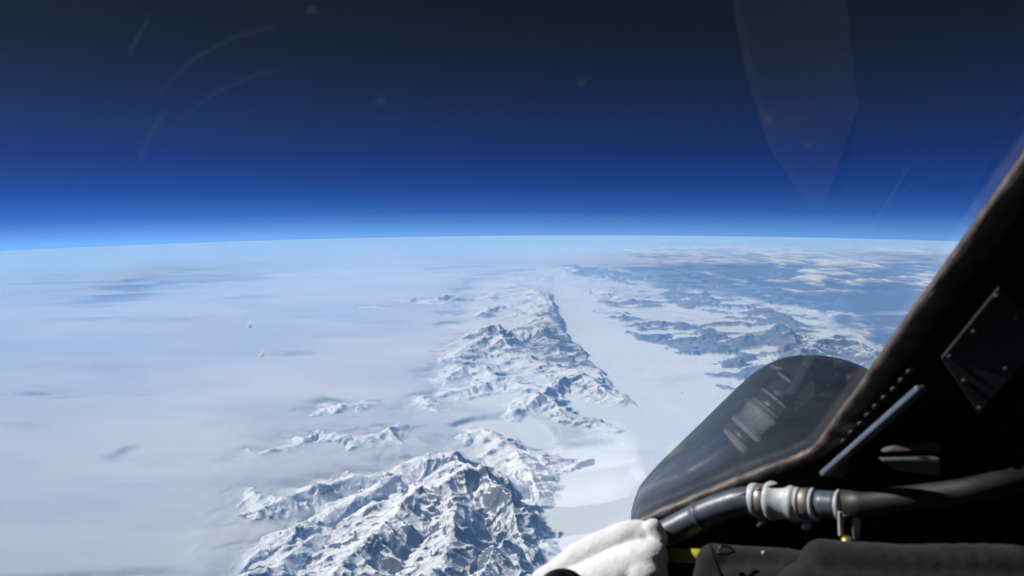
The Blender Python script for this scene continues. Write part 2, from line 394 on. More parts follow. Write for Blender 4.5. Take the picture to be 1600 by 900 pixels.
cm = cloud_mat('low_cloud', (0.77, 0.83, 0.91), (0.98, 0.975, 0.96), 0.05, 0.90, 0.10, 260.0)
fog = grid_mesh('cloud_layer', ca, cs, FOG * 1000, {'cover': cover, 'depth': np.clip(depth, 0, 1) * 0.96, 'detail': np.full(U.shape, 0.22), 'tone': tone}, False, cm)
tag(fog, 'thin white layer of low cloud lying over the icefield and lapping the mountains', 'cloud', kind='stuff')

# broken cumulus over the sea on the right
ca, cs = polar(620, 0.03, dmin=4.7, dmax=11.5, full=False, amin=2.0, amax=40.0)
A, S, X, Y, sp = fields(ca, cs)
puff = 0 ; pf = fbm(X * 1.15, Y * .8, 7, 7, gain=.66, sp=sp, seed=66) * .75 + fbm(X, Y, 38, 2, sp=sp, seed=68) * .35
reg = poly_mask([(960,392),(1150,384),(1700,384),(1750,480),(1500,560),(1390,560),(1330,545),(1250,505),(1190,490),(1100,450),(1010,425)], 16)
gap = poly_mask([(1000,432),(1090,448),(1100,470),(1180,480),(1250,440),(1180,425),(1060,425)], 14) * 0.22
gap = gap + poly_mask([(1290,440),(1420,430),(1440,560),(1360,530)], 20) * 0.22
cov = reg * (0.47 + 1.2 * pf - gap) + 0.25 * reg * (1 - sstep(392, 425, V))
hgt = np.clip(cov - 0.38, 0, 1)
cm2 = cloud_mat('cumulus_cloud', (0.80, 0.80, 0.80), (0.88, 0.88, 0.88), 0.38, 0.85, 0.5, 350.0)
cum = grid_mesh('cumulus_field', ca, cs, 1300 + 1100 * np.power(hgt, .8) , {'cover': cov, 'depth': np.ones(U.shape), 'detail': np.full(U.shape, 0.35), 'tone': np.clip(.5 + 1.5 * pf, 0, 1)}, False, cm2)
tag(cum, 'broken white cumulus clouds scattered over blue sea near the right horizon', 'clouds', kind='stuff')

# ------------------------------------------------------------------ haze: the lower air, a closed layer that follows the curve of the earth
def haze_shell(top, bot, smax, mat):
    na = 240; rings = np.concatenate([np.linspace(8e3, smax, 110)])
    bm_ = bmesh.new()
    def P(s, a, h):
        g = s / ER; r = ER + h
        return (r * math.sin(g) * math.sin(a), r * math.sin(g) * math.cos(a), r * math.cos(g) - (ER + ALT))
    layers = []
    for h in (top, bot):
        c = bm_.verts.new(P(0, 0, h))
        L = [[bm_.verts.new(P(s, 2 * math.pi * i / na, h)) for i in range(na)] for s in rings]
        layers.append((c, L))
    for li, (c, L) in enumerate(layers):
        for i in range(na):
            j = (i + 1) % na
            f = (c, L[0][j], L[0][i]); bm_.faces.new(f if li == 0 else f[::-1])
            for q in range(len(L) - 1):
                f = (L[q][i], L[q][j], L[q + 1][j], L[q + 1][i]); bm_.faces.new(f if li == 0 else f[::-1])
    Lt, Lb = layers[0][1][-1], layers[1][1][-1]
    for i in range(na):
        j = (i + 1) % na; bm_.faces.new((Lt[i], Lt[j], Lb[j], Lb[i]))
    bmesh.ops.recalc_face_normals(bm_, faces=bm_.faces)
    me = bpy.data.meshes.new('haze'); bm_.to_mesh(me); bm_.free(); me.materials.append(mat)
    o = bpy.data.objects.new('haze', me); COL.objects.link(o); return o
mt, t, o_ = new_mat('haze_air')
pv = N(t, 'ShaderNodeVolumePrincipled'); pv.inputs['Density'].default_value = 4.0e-5
pv.inputs['Color'].default_value = (0.24, 0.50, 1.0, 1); pv.inputs['Absorption Color'].default_value = (.3, .3, .3, 1); pv.inputs['Anisotropy'].default_value = 0.0
t.links.new(pv.outputs[0], o_.inputs['Volume'])
hz = haze_shell(4000, -300, 800e3, mt)
tag(hz, 'pale blue haze of the lower air over ice, mountains and sea', kind='stuff')

# ================================================================== the aircraft the picture is taken from
def P(px, py, z):
    """a point of the cockpit: seen at a pixel, z metres ahead of the pilot's eye"""
    return rgt * ((px - 800) / F_PX * z) + upv * ((450 - py) / F_PX * z) + fwd * z
def cs_pt(x, y, z): return rgt * x + upv * y + fwd * z
GN = Vector((-0.0761, 0.7061, 0.7040)).normalized(); GC = 0.474      # the plane of the side window
GNW = (rgt * GN.x + upv * GN.y + fwd * GN.z).normalized()
def gz(px, py, off=0.0):
    """distance ahead at which the line of sight through a pixel meets the window, off metres inside it"""
    d = Vector(((px - 800) / F_PX, (450 - py) / F_PX, 1)); return (GC - off) / GN.dot(d)
def G(px, py, off=0.0): return P(px, py, gz(px, py, off))

def simple(name, col, rough=.5, metal=0., spec=.5, nz=None, bump=None, sheen=0., scale=60., coat=0.):
    mt, t, o = new_mat(name)
    b = N(t, 'ShaderNodeBsdfPrincipled'); b.inputs['Roughness'].default_value = rough; b.inputs['Metallic'].default_value = metal
    b.inputs['Specular IOR Level'].default_value = spec; b.inputs['Sheen Weight'].default_value = sheen; b.inputs['Coat Weight'].default_value = coat
    tcn = N(t, 'ShaderNodeTexCoord'); n = tnoise(t, tcn.outputs['Object'], scale, 6, .65)
    if nz: t.links.new(rampn(t, n, [(.35, col), (.65, nz)]), b.inputs['Base Color'])
    else: b.inputs['Base Color'].default_value = (*col, 1)
    n2 = tnoise(t, tcn.outputs['Object'], scale * .4, 4, .6)
    t.links.new(rampn(t, n2, [(.3, max(0., rough - .12)), (.7, min(1., rough + .12))]), b.inputs['Roughness'])
    if bump:
        bm = N(t, 'ShaderNodeBump'); bm.inputs['Strength'].default_value = .6; bm.inputs['Distance'].default_value = bump
        t.links.new(tnoise(t, tcn.outputs['Object'], scale * 2.2, 6, .7), bm.inputs['Height']); t.links.new(bm.outputs[0], b.inputs['Normal'])
    t.links.new(b.outputs[0], o.inputs[0]); return mt
M_BLACK = simple('matt_black_paint', (.006, .006, .007), .75, spec=.2, nz=(.011, .011, .012), scale=40)
M_SKIN = simple('satin_black_skin', (.018, .026, .038), .45, spec=.4, nz=(.028, .038, .054), bump=.0006, scale=9)
M_BROWN = simple('worn_brown_edge', (.035, .027, .024), .55, nz=(.13, .10, .09), bump=.0012, scale=55)
M_PIPE = simple('blue_grey_hose', (.055, .070, .095), .38, nz=(.075, .092, .12), scale=70, bump=.0003)
M_RUB = simple('white_silicone', (.36, .38, .40), .5, nz=(.52, .54, .56), scale=80, bump=.0005)
M_CLAMP = simple('tarnished_steel_clamp', (.17, .145, .13), .45, metal=.6, nz=(.30, .26, .24), scale=90)
M_STEEL = simple('brushed_steel', (.42, .44, .46), .35, metal=.8, nz=(.56, .58, .60), scale=90)
M_STRUT = simple('blue_grey_strut', (.10, .135, .18), .35, metal=.3, nz=(.14, .18, .23), scale=60)
M_CLOTH = simple('white_fleece', (.68, .69, .72), .95, spec=.1, nz=(.80, .80, .82), bump=.0022, sheen=.3, scale=170)
M_PAD = simple('charcoal_fabric', (.012, .0125, .014), .9, spec=.15, nz=(.019, .020, .022), bump=.001, sheen=.1, scale=110)
M_YEL = simple('yellow_green_plastic', (.34, .36, .02), .4, nz=(.46, .48, .05), scale=50)
M_CARD = simple('pale_yellow_card', (.75, .68, .36), .6, nz=(.80, .74, .45), scale=50)
M_BRASS = simple('brass', (.52, .38, .14), .35, metal=.8, nz=(.60, .46, .2), scale=90)
M_RING = simple('black_rubber', (.008, .007, .011), .35, spec=.5, scale=60)

def link(name, bm, mat, parent=None, smooth=True):
    me = bpy.data.meshes.new(name); bm.to_mesh(me); bm.free(); me.materials.append(mat)
    if smooth: me.polygons.foreach_set('use_smooth', np.ones(len(me.polygons), dtype=bool))
    o = bpy.data.objects.new(name, me); COL.objects.link(o)
    if parent:
        o.parent = parent; o.matrix_parent_inverse = Matrix.Translation(-parent.location)
    return o
def empty(name, loc):
    o = bpy.data.objects.new(name, None); o.empty_display_size = .05; COL.objects.link(o); o.location = loc; return o
def frame_of(d, hint=None):
    d = d.normalized(); h = hint or upv
    if abs(d.dot(h)) > .97: h = rgt
    a = d.cross(h).normalized(); return a, a.cross(d).normalized()
def tube(bm, pts, rads, seg=28, caps=True):
    rings = []
    for i, p in enumerate(pts):
        d = (pts[min(i + 1, len(pts) - 1)] - pts[max(i - 1, 0)])
        a, b = frame_of(d)
        rings.append([bm.verts.new(p + (a * math.cos(2 * math.pi * k / seg) + b * math.sin(2 * math.pi * k / seg)) * rads[i]) for k in range(seg)])
    for r1, r2 in zip(rings[:-1], rings[1:]):
        for k in range(seg): bm.faces.new((r1[k], r1[(k + 1) % seg], r2[(k + 1) % seg], r2[k]))
    if caps: bm.faces.new(rings[0][::-1]); bm.faces.new(rings[-1])
def smooth_pts(pts, n):
    """Catmull-Rom through the points (tuples of numbers)"""
    pts = [tuple(p) for p in pts]; q = [pts[0]] + pts + [pts[-1]]; out = []
    for i in range(len(pts) - 1):
        for k in range(n):
            t = k / n
            out.append(tuple(.5 * (2 * b + (c - a) * t + (2 * a - 5 * b + 4 * c - d) * t * t + (3 * b - a - 3 * c + d) * t ** 3)
                             for a, b, c, d in zip(q[i], q[i + 1], q[i + 2], q[i + 3])))
    out.append(pts[-1]); return out
def prism(bm, poly, thick_vec):
    a = [bm.verts.new(p) for p in poly]; b = [bm.verts.new(p + thick_vec) for p in poly]; n = len(poly)
    bm.faces.new(a); bm.faces.new(b[::-1])
    for i in range(n): bm.faces.new((a[i], b[i], b[(i + 1) % n], a[(i + 1) % n]))
    bmesh.ops.recalc_face_normals(bm, faces=bm.faces)
def box_between(bm, p0, p1, w, h, up=None):
    a, b = frame_of(p1 - p0, up); vs_ = []
    for p in (p0, p1):
        vs_.append([bm.verts.new(p + a * sx * w / 2 + b * sy * h / 2) for sx, sy in ((-1, -1), (1, -1), (1, 1), (-1, 1))])
    for k in range(4): bm.faces.new((vs_[0][k], vs_[0][(k + 1) % 4], vs_[1][(k + 1) % 4], vs_[1][k]))
    bm.faces.new(vs_[0][::-1]); bm.faces.new(vs_[1]); bmesh.ops.recalc_face_normals(bm, faces=bm.faces)
def bevel(bm, w, seg=2):
    bmesh.ops.bevel(bm, geom=list(bm.edges), offset=w, segments=seg, affect='EDGES', profile=.6)
def sweep_profile(bm, path, offs):
    """path: list of points; offs: function(i) -> list of offset vectors (closed profile)"""
    rings = [[bm.verts.new(p + o) for o in offs(i)] for i, p in enumerate(path)]
    m = len(rings[0])
    for r1, r2 in zip(rings[:-1], rings[1:]):
        for k in range(m): bm.faces.new((r1[k], r1[(k + 1) % m], r2[(k + 1) % m], r2[k]))
    bm.faces.new(rings[0][::-1]); bm.faces.new(rings[-1]); bmesh.ops.recalc_face_normals(bm, faces=bm.faces)

cockpit = empty('aircraft', cs_pt(.3, -.95, .4))
tag(cockpit, 'black aircraft cockpit edge with worn brown window frame at lower right', 'aircraft')

# fuselage skin outside the window: a long rounded hump
top = smooth_pts([(986,800),(993,775),(1003,755),(1030,724),(1065,690),(1100,656),(1150,607),(1180,581),(1215,562),(1250,555),(1290,556),(1330,565),(1370,585),(1430,625),(1520,700)], 6)
bm = bmesh.new(); cols = []
for i, (px, py) in enumerate(top):
    bot = np.interp(px, [980, 1265, 1400, 1600], [850, 790, 760, 760]); col = []
    for k in range(6, 0, -1):
        col.append(bm.verts.new(P(px + 2, py + 8 * k * k / 3, 2.5 + .1 * k)))
    for k in range(0, 15):
        f = k / 14 * math.pi / 2
        q = py + (bot - py) * (1 - math.cos(f)); z = 2.5 - (1.15 - .0 * i) * math.sin(f)
        col.append(bm.verts.new(P(px, q, z)))
    cols.append(col)
for a, b in zip(cols[:-1], cols[1:]):
    for k in range(len(a) - 1): bm.faces.new((a[k], a[k + 1], b[k + 1], b[k]))
bmesh.ops.recalc_face_normals(bm, faces=bm.faces)
skin = link('fuselage_skin', bm, M_SKIN, cockpit)
bm = bmesh.new(); tube(bm, [P(1296 + 3 * k - k * k * .25, 558 + k * 9, 2.5 - .11 * k ** .9 * 1.0 - .006) for k in range(11)], [.0035] * 11, 6)
link('panel_seam', bm, M_BLACK, skin)

# window pane (clear laminated plastic)
mt, t, o_ = new_mat('canopy_plastic')
g_ = N(t, 'ShaderNodeNewGeometry')
dt = N(t, 'ShaderNodeVectorMath', operation='DOT_PRODUCT'); t.links.new(g_.outputs['Normal'], dt.inputs[0]); t.links.new(g_.outputs['Incoming'], dt.inputs[1])
cosv = mth(t, 'ABSOLUTE', dt.outputs['Value']); inv = mth(t, 'POWER', mth(t, 'SUBTRACT', 1.0, cosv), 5.0)
fr = mth(t, 'ADD', mth(t, 'MULTIPLY', inv, 0.70), 0.19)
tr = N(t, 'ShaderNodeBsdfTransparent'); gl = N(t, 'ShaderNodeBsdfGlossy'); gl.inputs['Roughness'].default_value = .012
ms = N(t, 'ShaderNodeMixShader'); t.links.new(fr, ms.inputs[0]); t.links.new(tr.outputs[0], ms.inputs[1]); t.links.new(gl.outputs[0], ms.inputs[2])
t.links.new(ms.outputs[0], o_.inputs[0]); M_GLASS = mt
def on_glass(x, z, off=0.0):     # camera-space x, z -> point on the window plane
    return cs_pt(x, (GC - off - GN.x * x - GN.z * z) / GN.y, z)
bm = bmesh.new()
prism(bm, [on_glass(-1.95, 1.16, -.001), on_glass(.05, 1.12, -.001), on_glass(.19, .985, -.001), on_glass(.36, .90, -.001), on_glass(.42, .60, -.001), on_glass(.62, .0, -.001), on_glass(-1.95, .0, -.001)], GNW * .009)
pane = link('window_pane', bm, M_GLASS, cockpit, False)
M_COAT = M_GLASS.copy(); M_COAT.name = 'coated_outer_face'         # outer face: anti-reflection coated
for n in M_COAT.node_tree.nodes:
    if n.type == 'MATH' and n.operation == 'ADD': n.inputs[1].default_value = .005
    if n.type == 'MATH' and n.operation == 'MULTIPLY': n.inputs[1].default_value = .3
pane.data.materials.append(M_COAT)
for p_ in pane.data.polygons:
    if p_.normal.dot(GNW) > -.5: p_.material_index = 1

# sill and canopy bow: one bent frame following the window edge
edge = smooth_pts([(940,835),(985,814),(1060,782),(1120,757),(1180,733),(1235,713),(1262,701),(1278,686),(1310,643),(1345,595),(1400,516),(1480,404),(1620,208)], 6)
def rnd(px): return math.sin(px * .37) * .6 + math.sin(px * .113 + 1) * .8
bm = bmesh.new(); path = [G(px, py + rnd(px) * .7, .003) for px, py in edge]
inward = -GNW
def trim_off(i):
    a = path[max(i - 1, 0)]; b = path[min(i + 1, len(path) - 1)]; d = (b - a).normalized()
    side = -d.cross(GNW).normalized()          # points to the cockpit side of the edge
    px = edge[i][0]; wd = float(np.interp(px, [950, 1180, 1255, 1290, 1400, 1600], [.004, .0060, .009, .021, .024, .026]))
    j = .0012 * math.sin(i * 1.9) + .0008 * math.sin(i * 4.7)
    return [Vector((0, 0, 0)), inward * .006, side * (wd * .35) + inward * (.010 + j), side * (wd + j) + inward * .012, side * wd]
sweep_profile(bm, path, trim_off); link('frame_edge', bm, M_BROWN, cockpit)
bm = bmesh.new()
def body_off(i):
    a = path[max(i - 1, 0)]; b = path[min(i + 1, len(path) - 1)]; d = (b - a).normalized(); side = -d.cross(GNW).normalized()
    px = edge[i][0]; w0 = float(np.interp(px, [950, 1180, 1255, 1290, 1400, 1600], [.004, .0060, .009, .021, .024, .026])) - .001
    wd = float(np.interp(px, [950, 1180, 1255, 1290, 1400, 1600], [.03, .05, .07, .10, .115, .13]))
    return [side * w0 + inward * .0, side * w0 + inward * .009, side * (w0 + .01) + inward * .016, side * wd + inward * .030, side * wd + inward * .0]
sweep_profile(bm, path, body_off); link('canopy_frame', bm, M_BLACK, cockpit)
M_PANEL = simple('dark_panel_paint', (.012, .0125, .014), .5, nz=(.02, .021, .023), bump=.0004, scale=30)
M_BOLT = simple('dark_fastener', (.02, .021, .023), .45, metal=.3, nz=(.035, .036, .038))
for i in range(9):                                     # fastener heads along the bow
    px, py = 1312 + i * 12.5 + random.uniform(-2, 2), 688 - i * 13.5
    p = G(px + 8, py, .030 + .0006 * i); bm = bmesh.new()
    tube(bm, [p, p + inward * .0022, p + inward * .0032], [.0042, .0040, .0022], 10)
    o = link('bolt', bm, M_BOLT, cockpit)

# dark cockpit tub: walls and floor that enclose the pilot's place below the window
bm = bmesh.new()
w0 = [P(930, 850, gz(930, 850, .008)), P(1100, 790, gz(1100, 790, .03)), P(1265, 740, gz(1265, 740, .05)), P(1420, 640, .86), P(1700, 420, .80)]
w1 = [cs_pt(.08, -1.0, 1.15), cs_pt(.3, -1.0, 1.15), cs_pt(.5, -1.0, 1.12), cs_pt(.65, -1.0, 1.0), cs_pt(.8, -1.0, .9)]
q = [bm.verts.new(p) for p in w0]; r_ = [bm.verts.new(p) for p in w1]
for k in range(4): bm.faces.new((q[k], q[k + 1], r_[k + 1], r_[k]))
bmesh.ops.solidify(bm, geom=list(bm.faces), thickness=.02)
link('side_wall', bm, M_BLACK, cockpit, False)
def slab(name, pts, thick, mat=M_BLACK):
    bm = bmesh.new(); prism(bm, pts, thick); return link(name, bm, mat, cockpit, False)
slab('cockpit_floor', [cs_pt(-2.0, -1.0, 1.25), cs_pt(.95, -1.0, 1.25), cs_pt(.95, -1.0, -.9), cs_pt(-2.0, -1.0, -.9)], -upv * .03)
slab('front_wall', [on_glass(-1.95, 1.18, .01), on_glass(.07, 1.13, .01), cs_pt(.07, -.99, 1.17), cs_pt(-1.95, -.99, 1.2)], fwd * .02)
slab('left_wall', [cs_pt(-1.96, -.99, 1.18), cs_pt(-1.96, -.50, 1.12), cs_pt(-1.96, -.55, -.88), cs_pt(-1.96, -.99, -.88)], -rgt * .02)
slab('right_wall', [cs_pt(.92, -.99, 1.2), cs_pt(.92, .10, .80), cs_pt(.92, .75, .0), cs_pt(.92, .75, -.88), cs_pt(.92, -.99, -.88)], rgt * .02)
slab('rear_bulkhead', [cs_pt(-1.95, -.98, -.89), cs_pt(.91, -.98, -.89), cs_pt(.91, .9, -.89), cs_pt(-1.95, .9, -.89)], -fwd * .02)

# strut with its foot, a thin rod, and small plates in the dark on the right
st = bmesh.new(); box_between(st, P(1287, 741, .84), P(1440, 606, .70), .010, .006); bevel(st, .0015)
strut = link('strut', st, M_STRUT, cockpit)
bm = bmesh.new(); prism(bm, [P(1290, 743, .846), P(1326, 712, .822), P(1327, 738, .83), P(1318, 747, .838), P(1297, 746, .843)], fwd * .02); bevel(bm, .002)
link('strut_foot', bm, simple('dark_grey_casting', (.02, .022, .024), .6, nz=(.03, .032, .034)), strut)
bm = bmesh.new(); tube(bm, [P(1297, 748, .86), P(1297, 772, .86)], [.0011, .0011], 10); link('rod', bm, M_STRUT, cockpit)
bm = bmesh.new(); prism(bm, [P(1378, 718, .80), P(1470, 716, .78), P(1470, 745, .78), P(1402, 736, .80)], fwd * .012); bevel(bm, .002)
link('bracket', bm, simple('grey_bracket', (.06, .065, .07), .5, nz=(.09, .095, .10)), cockpit)
bm = bmesh.new(); prism(bm, [P(1380, 707, .82), P(1400, 694, .82), P(1470, 690, .80), P(1470, 706, .80)], fwd * .01); bevel(bm, .002)
link('bracket', bm, simple('brown_bracket', (.07, .055, .05), .6, nz=(.10, .08, .072)), cockpit)

# two riveted access panels on the dark canopy rail at the right edge
for (pa, pb, pc, pd) in (((1470,560,.66),(1560,450,.60),(1640,520,.60),(1530,650,.66)),):
    q = [P(*v_) for v_ in (pa, pb, pc, pd)]; bm = bmesh.new(); nn = (q[1] - q[0]).cross(q[2] - q[0]).normalized()
    if nn.dot(fwd) > 0: nn = -nn
    prism(bm, q, -nn * .004); bevel(bm, .0015); pl = link('access_panel', bm, M_PANEL, cockpit, False)
    c_ = sum(q, Vector()) / 4
    for k in range(4):
        for f in (0, .5):
            p = q[k].lerp(q[(k + 1) % 4], f); p = p + (c_ - p).normalized() * .008
            bm = bmesh.new(); tube(bm, [p, p + nn * .0012, p + nn * .0018], [.0028, .0026, .0012], 10); link('screw', bm, M_BOLT, pl)

# ------------------------------------------------------------------ air hose with coupling
hose = empty('air_hose', P(1178, 786, .90))
tag(hose, 'blue grey air hose with white ribbed coupling and two steel clamps below the window frame', 'hose')
HZ = lambda px: float(np.interp(px, [1000, 1045, 1093, 1178, 1275, 1315, 1400], [.975, .955, .938, .90, .85, .83, .79]))
cen = lambda px: float(np.interp(px, [1000, 1045, 1095, 1120, 1150, 1165, 1180, 1215, 1270, 1315], [856, 832, 806, 795, 785, 782.5, 781.5, 783, 787, 790]))
def HP(px, dy=0): return P(px, cen(px) + dy, HZ(px))
def Rp(px, r): return r * HZ(px) / F_PX
def seg_tube(name, prof, mat, parent=hose, seg=36):
    bm = bmesh.new(); tube(bm, [HP(x) for x, r in prof], [Rp(x, r) for x, r in prof], seg); return link(name, bm, mat, parent)
seg_tube('pipe', [(x, 21.5 + (1.2 if abs(x - 1093) < 3 else 0)) for x in [1005, 1020, 1045, 1060, 1075, 1085, 1090, 1091, 1093, 1095, 1096, 1105, 1120, 1135, 1150, 1165, 1172, 1180]], M_PIPE)
seg_tube('sleeve_ring', [(1175, 20), (1175.5, 24.5), (1178, 26), (1184, 26), (1187, 24.5), (1187, 20)], M_RUB)
def clamp(xa, xb, yy, nut):
    c = seg_tube('clamp', [(xa, 21), (xa + .3, 25), (xa + 1.2, 25.6), (xb - 1.2, 25.6), (xb - .3, 25), (xb, 21)], M_CLAMP)
    xm = (xa + xb) / 2; bm = bmesh.new()
    box_between(bm, HP(xm - 9, yy), HP(xm + 7, yy + 1), .010, .008); bevel(bm, .0015)
    s = link('screw_housing', bm, M_CLAMP, c)
    bm = bmesh.new(); a = HP(xm - 2, yy + 3) - fwd * .006; tube(bm, [a, a + (HP(xm - 12, yy + 9) - HP(xm - 2, yy + 3)), ], [.0038, .0038], 8)
    link('screw', bm, M_STEEL, c)
clamp(1187.5, 1200, 27, 0)
prof = [(1199, 20), (1200, 25), (1202, 28.5), (1206, 30.5), (1210, 30), (1214, 27.5), (1222, 26.5), (1230, 26.5), (1236, 27.5), (1240, 30), (1244, 30.5), (1248, 28.5), (1250, 26.5), (1252, 27.5), (1255, 26.5), (1256, 20)]
seg_tube('coupling', prof, M_RUB)
clamp(1256, 1271, 28, 1)
seg_tube('sleeve_ring', [(1271.5, 20), (1272, 25), (1274, 26), (1276, 25.5), (1278, 20)], M_RUB)
seg_tube('pipe', [(1276, 21.5), (1290, 21.5), (1305, 21.5), (1316, 21.5)], M_PIPE)
bm = bmesh.new(); p = HP(1290) - fwd * Rp(1290, 20); tube(bm, [p, p - fwd * .002], [.0016, .001], 8); link('screw', bm, M_BLACK, hose)
seg_tube('end_ring', [(1310.5, 20), (1311, 23.5), (1312, 24.3), (1315.5, 24.3), (1317, 23.2), (1317, 20)], M_RUB)
bm = bmesh.new(); prism(bm, [P(1311, 800, .812), P(1317.5, 801, .812), P(1318.5, 838, .812), P(1312, 838, .812)], fwd * .004); bevel(bm, .0008)
link('end_plate', bm, M_RUB, hose, False)
bm = bmesh.new(); tube(bm, [P(1318, 789, .825), P(1350, 788, .815), P(1385, 783, .80), P(1440, 776, .78), P(1500, 768, .76), P(1640, 740, .72)], [.0165, .0150, .0135, .0125, .012, .012], 24)
link('end_cone', bm, simple('black_boot', (.010, .010, .011), .6, nz=(.016, .015, .015)), hose)
bm = bmesh.new(); tube(bm, [P(1318, 806, .812), P(1345, 800, .808), P(1375, 789, .80), P(1398, 778, .79)], [.0014, .0012, .001, .0006], 8)
link('cone_seam', bm, M_STEEL, hose)
bm = bmesh.new(); prism(bm, [P(1333, 801, .81), P(1341, 799, .81), P(1345, 818, .81), P(1343, 845, .81), P(1336, 845, .81)], fwd * .006); bevel(bm, .001)
link('bracket', bm, M_STEEL, hose, False)
bm = bmesh.new(); bmesh.ops.create_uvsphere(bm, u_segments=20, v_segments=12, radius=.0062); bmesh.ops.scale(bm, vec=(1, 1, .6), verts=bm.verts)
bmesh.ops.translate(bm, vec=P(1324, 844, .80), verts=bm.verts); link('bolt', bm, M_BRASS, hose)

# ------------------------------------------------------------------ soft things: built from lobes, fused and smoothed
def lobes(name, balls, mat, voxel, smooth=6, nstr=.0015, nsc=.02, parent=None):
    bm = bmesh.new()
    for a, b in balls:
        (ax, ay, az, ar), (bx, by, bz, br) = a, b
        for k in range(9):
            f = k / 8; z = az + (bz - az) * f; r = (ar + (br - ar) * f) * z / F_PX
            mtx = Matrix.Translation(P(ax + (bx - ax) * f, ay + (by - ay) * f, z))
            bmesh.ops.create_icosphere(bm, subdivisions=3, radius=r, matrix=mtx)
    o = link(name, bm, mat, parent)
    rm_ = o.modifiers.new('fuse', 'REMESH'); rm_.mode = 'VOXEL'; rm_.voxel_size = voxel; rm_.use_smooth_shade = True
    s_ = o.modifiers.new('soften', 'SMOOTH'); s_.iterations = smooth; s_.factor = .5
    tx = bpy.data.textures.new(name + '_folds', 'CLOUDS'); tx.noise_scale = nsc; tx.noise_depth = 3
    d_ = o.modifiers.new('folds', 'DISPLACE'); d_.texture = tx; d_.strength = nstr; d_.mid_level = .5; d_.texture_coords = 'LOCAL'
    return o
cloth = lobes('white_cloth', [
    ((850,912,.965,22),(905,880,.96,30)), ((905,880,.96,30),(950,856,.955,30)), ((950,856,.955,30),(985,838,.95,25)), ((985,838,.95,25),(1000,833,.945,20)),
    ((1020,826,.935,16),(1028,842,.93,15)), ((1000,836,.94,16),(1016,830,.94,17)),
    ((900,935,.93,44),(960,905,.92,42)), ((960,905,.92,42),(1000,884,.91,38)), ((1000,884,.91,38),(1016,872,.905,29)),
    ((1000,930,.91,44),(1008,900,.90,38)), ((860,960,.94,50),(1000,960,.92,50))], M_CLOTH, .0022, 5, .004, .035)
tag(cloth, 'soft white fleece cloth bunched in sunlight beside the window, left of the hose', 'cloth')
bm = bmesh.new(); c_ = P(880, 930, .86)
ax_ = (fwd * -.75 + upv * .66).normalized()
tube(bm, [c_ - ax_ * .03, c_ - ax_ * .004, c_, c_ + ax_ * .002, c_ + ax_ * .002, c_ - ax_ * .002], [.032, .032, .031, .029, .023, .021], 40)
cap = link('black_cap', bm, M_RING); tag(cap, 'rounded black rubber cap under the left end of the white cloth', 'cap')
bm = bmesh.new(); tube(bm, [P(1020, 867, .93), P(1048, 867, .93), P(1050, 867, .93), P(1093, 869, .92), P(1120, 870, .915)], [.0078, .0078, .0084, .0084, .0084], 24)
yt = link('yellow_tube', bm, M_YEL); tag(yt, 'short yellow green tube between the white cloth and the black pad', 'tube')

pad1 = lobes('padded_cover', [
    ((1118,880,.84,30),(1112,930,.83,36)), ((1135,882,.84,30),(1230,888,.82,30)), ((1150,930,.82,50),(1260,930,.80,50)), ((1225,888,.82,29),(1290,893,.80,28))], M_PAD, .003, 8, .004, .05)
tag(pad1, 'charcoal padded cover with a strap and a small pale stud, left of the larger pad', 'pad')
bm = bmesh.new(); tube(bm, [P(*q, z) for q, z in (((1110,853), .812), ((1112,862), .806), ((1116,876), .80), ((1124,892), .795), ((1133,910), .79))], [.0022] * 5, 10)
link('strap', bm, M_BLACK, pad1)
bm = bmesh.new(); p = [P(1122, 858, .806), P(1130, 853, .808), P(1142, 856, .808), P(1149, 862, .808), P(1135, 866, .804), P(1123, 865, .804), P(1122, 858, .806)]
tube(bm, p, [.0014] * 7, 8); link('buckle', bm, M_RING, pad1)
bm = bmesh.new(); bmesh.ops.create_uvsphere(bm, u_segments=12, v_segments=8, radius=.0022); bmesh.ops.translate(bm, vec=P(1193, 864, .80), verts=bm.verts)
link('stud', bm, M_RUB, pad1)
pad2 = lobes('padded_cover', [((1288,880,.78,36),(1400,884,.76,34)), ((1260,930,.77,50),(1420,930,.75,52)), ((1400,884,.76,34),(1620,880,.72,30)), ((1420,930,.75,52),(1640,930,.72,60))], M_PAD, .003, 10, .005, .06)
tag(pad2, 'larger smooth charcoal pad in the bottom right corner under the hose end', 'pad')
for q in (pad1, pad2): q['group'] = 'charcoal pads along the bottom of the cockpit'

# pale yellow cards lying low beside the window; they are seen only as faint reflections in it
def mirror(p): return p - 2 * (p.dot(GNW) - GC) * GNW
for (px, py, w_, h_), lab in (((988, 712, 9, 17), 'larger pale yellow card reflected in the window above the cloth'), ((934, 681, 12, 8), 'smaller pale yellow card reflected faintly in the window')):
    z = 1.16; bm = bmesh.new()
    pts = [mirror(P(px + a * w_ + b * 5, py + b * h_, z)) for a, b in ((-1, 1), (1, 1), (1, -1), (-1, -1))]
    prism(bm, pts, (pts[1] - pts[0]).cross(pts[2] - pts[1]).normalized() * .001)
    tag(link('yellow_card', bm, M_CARD, None, False), lab, 'card')

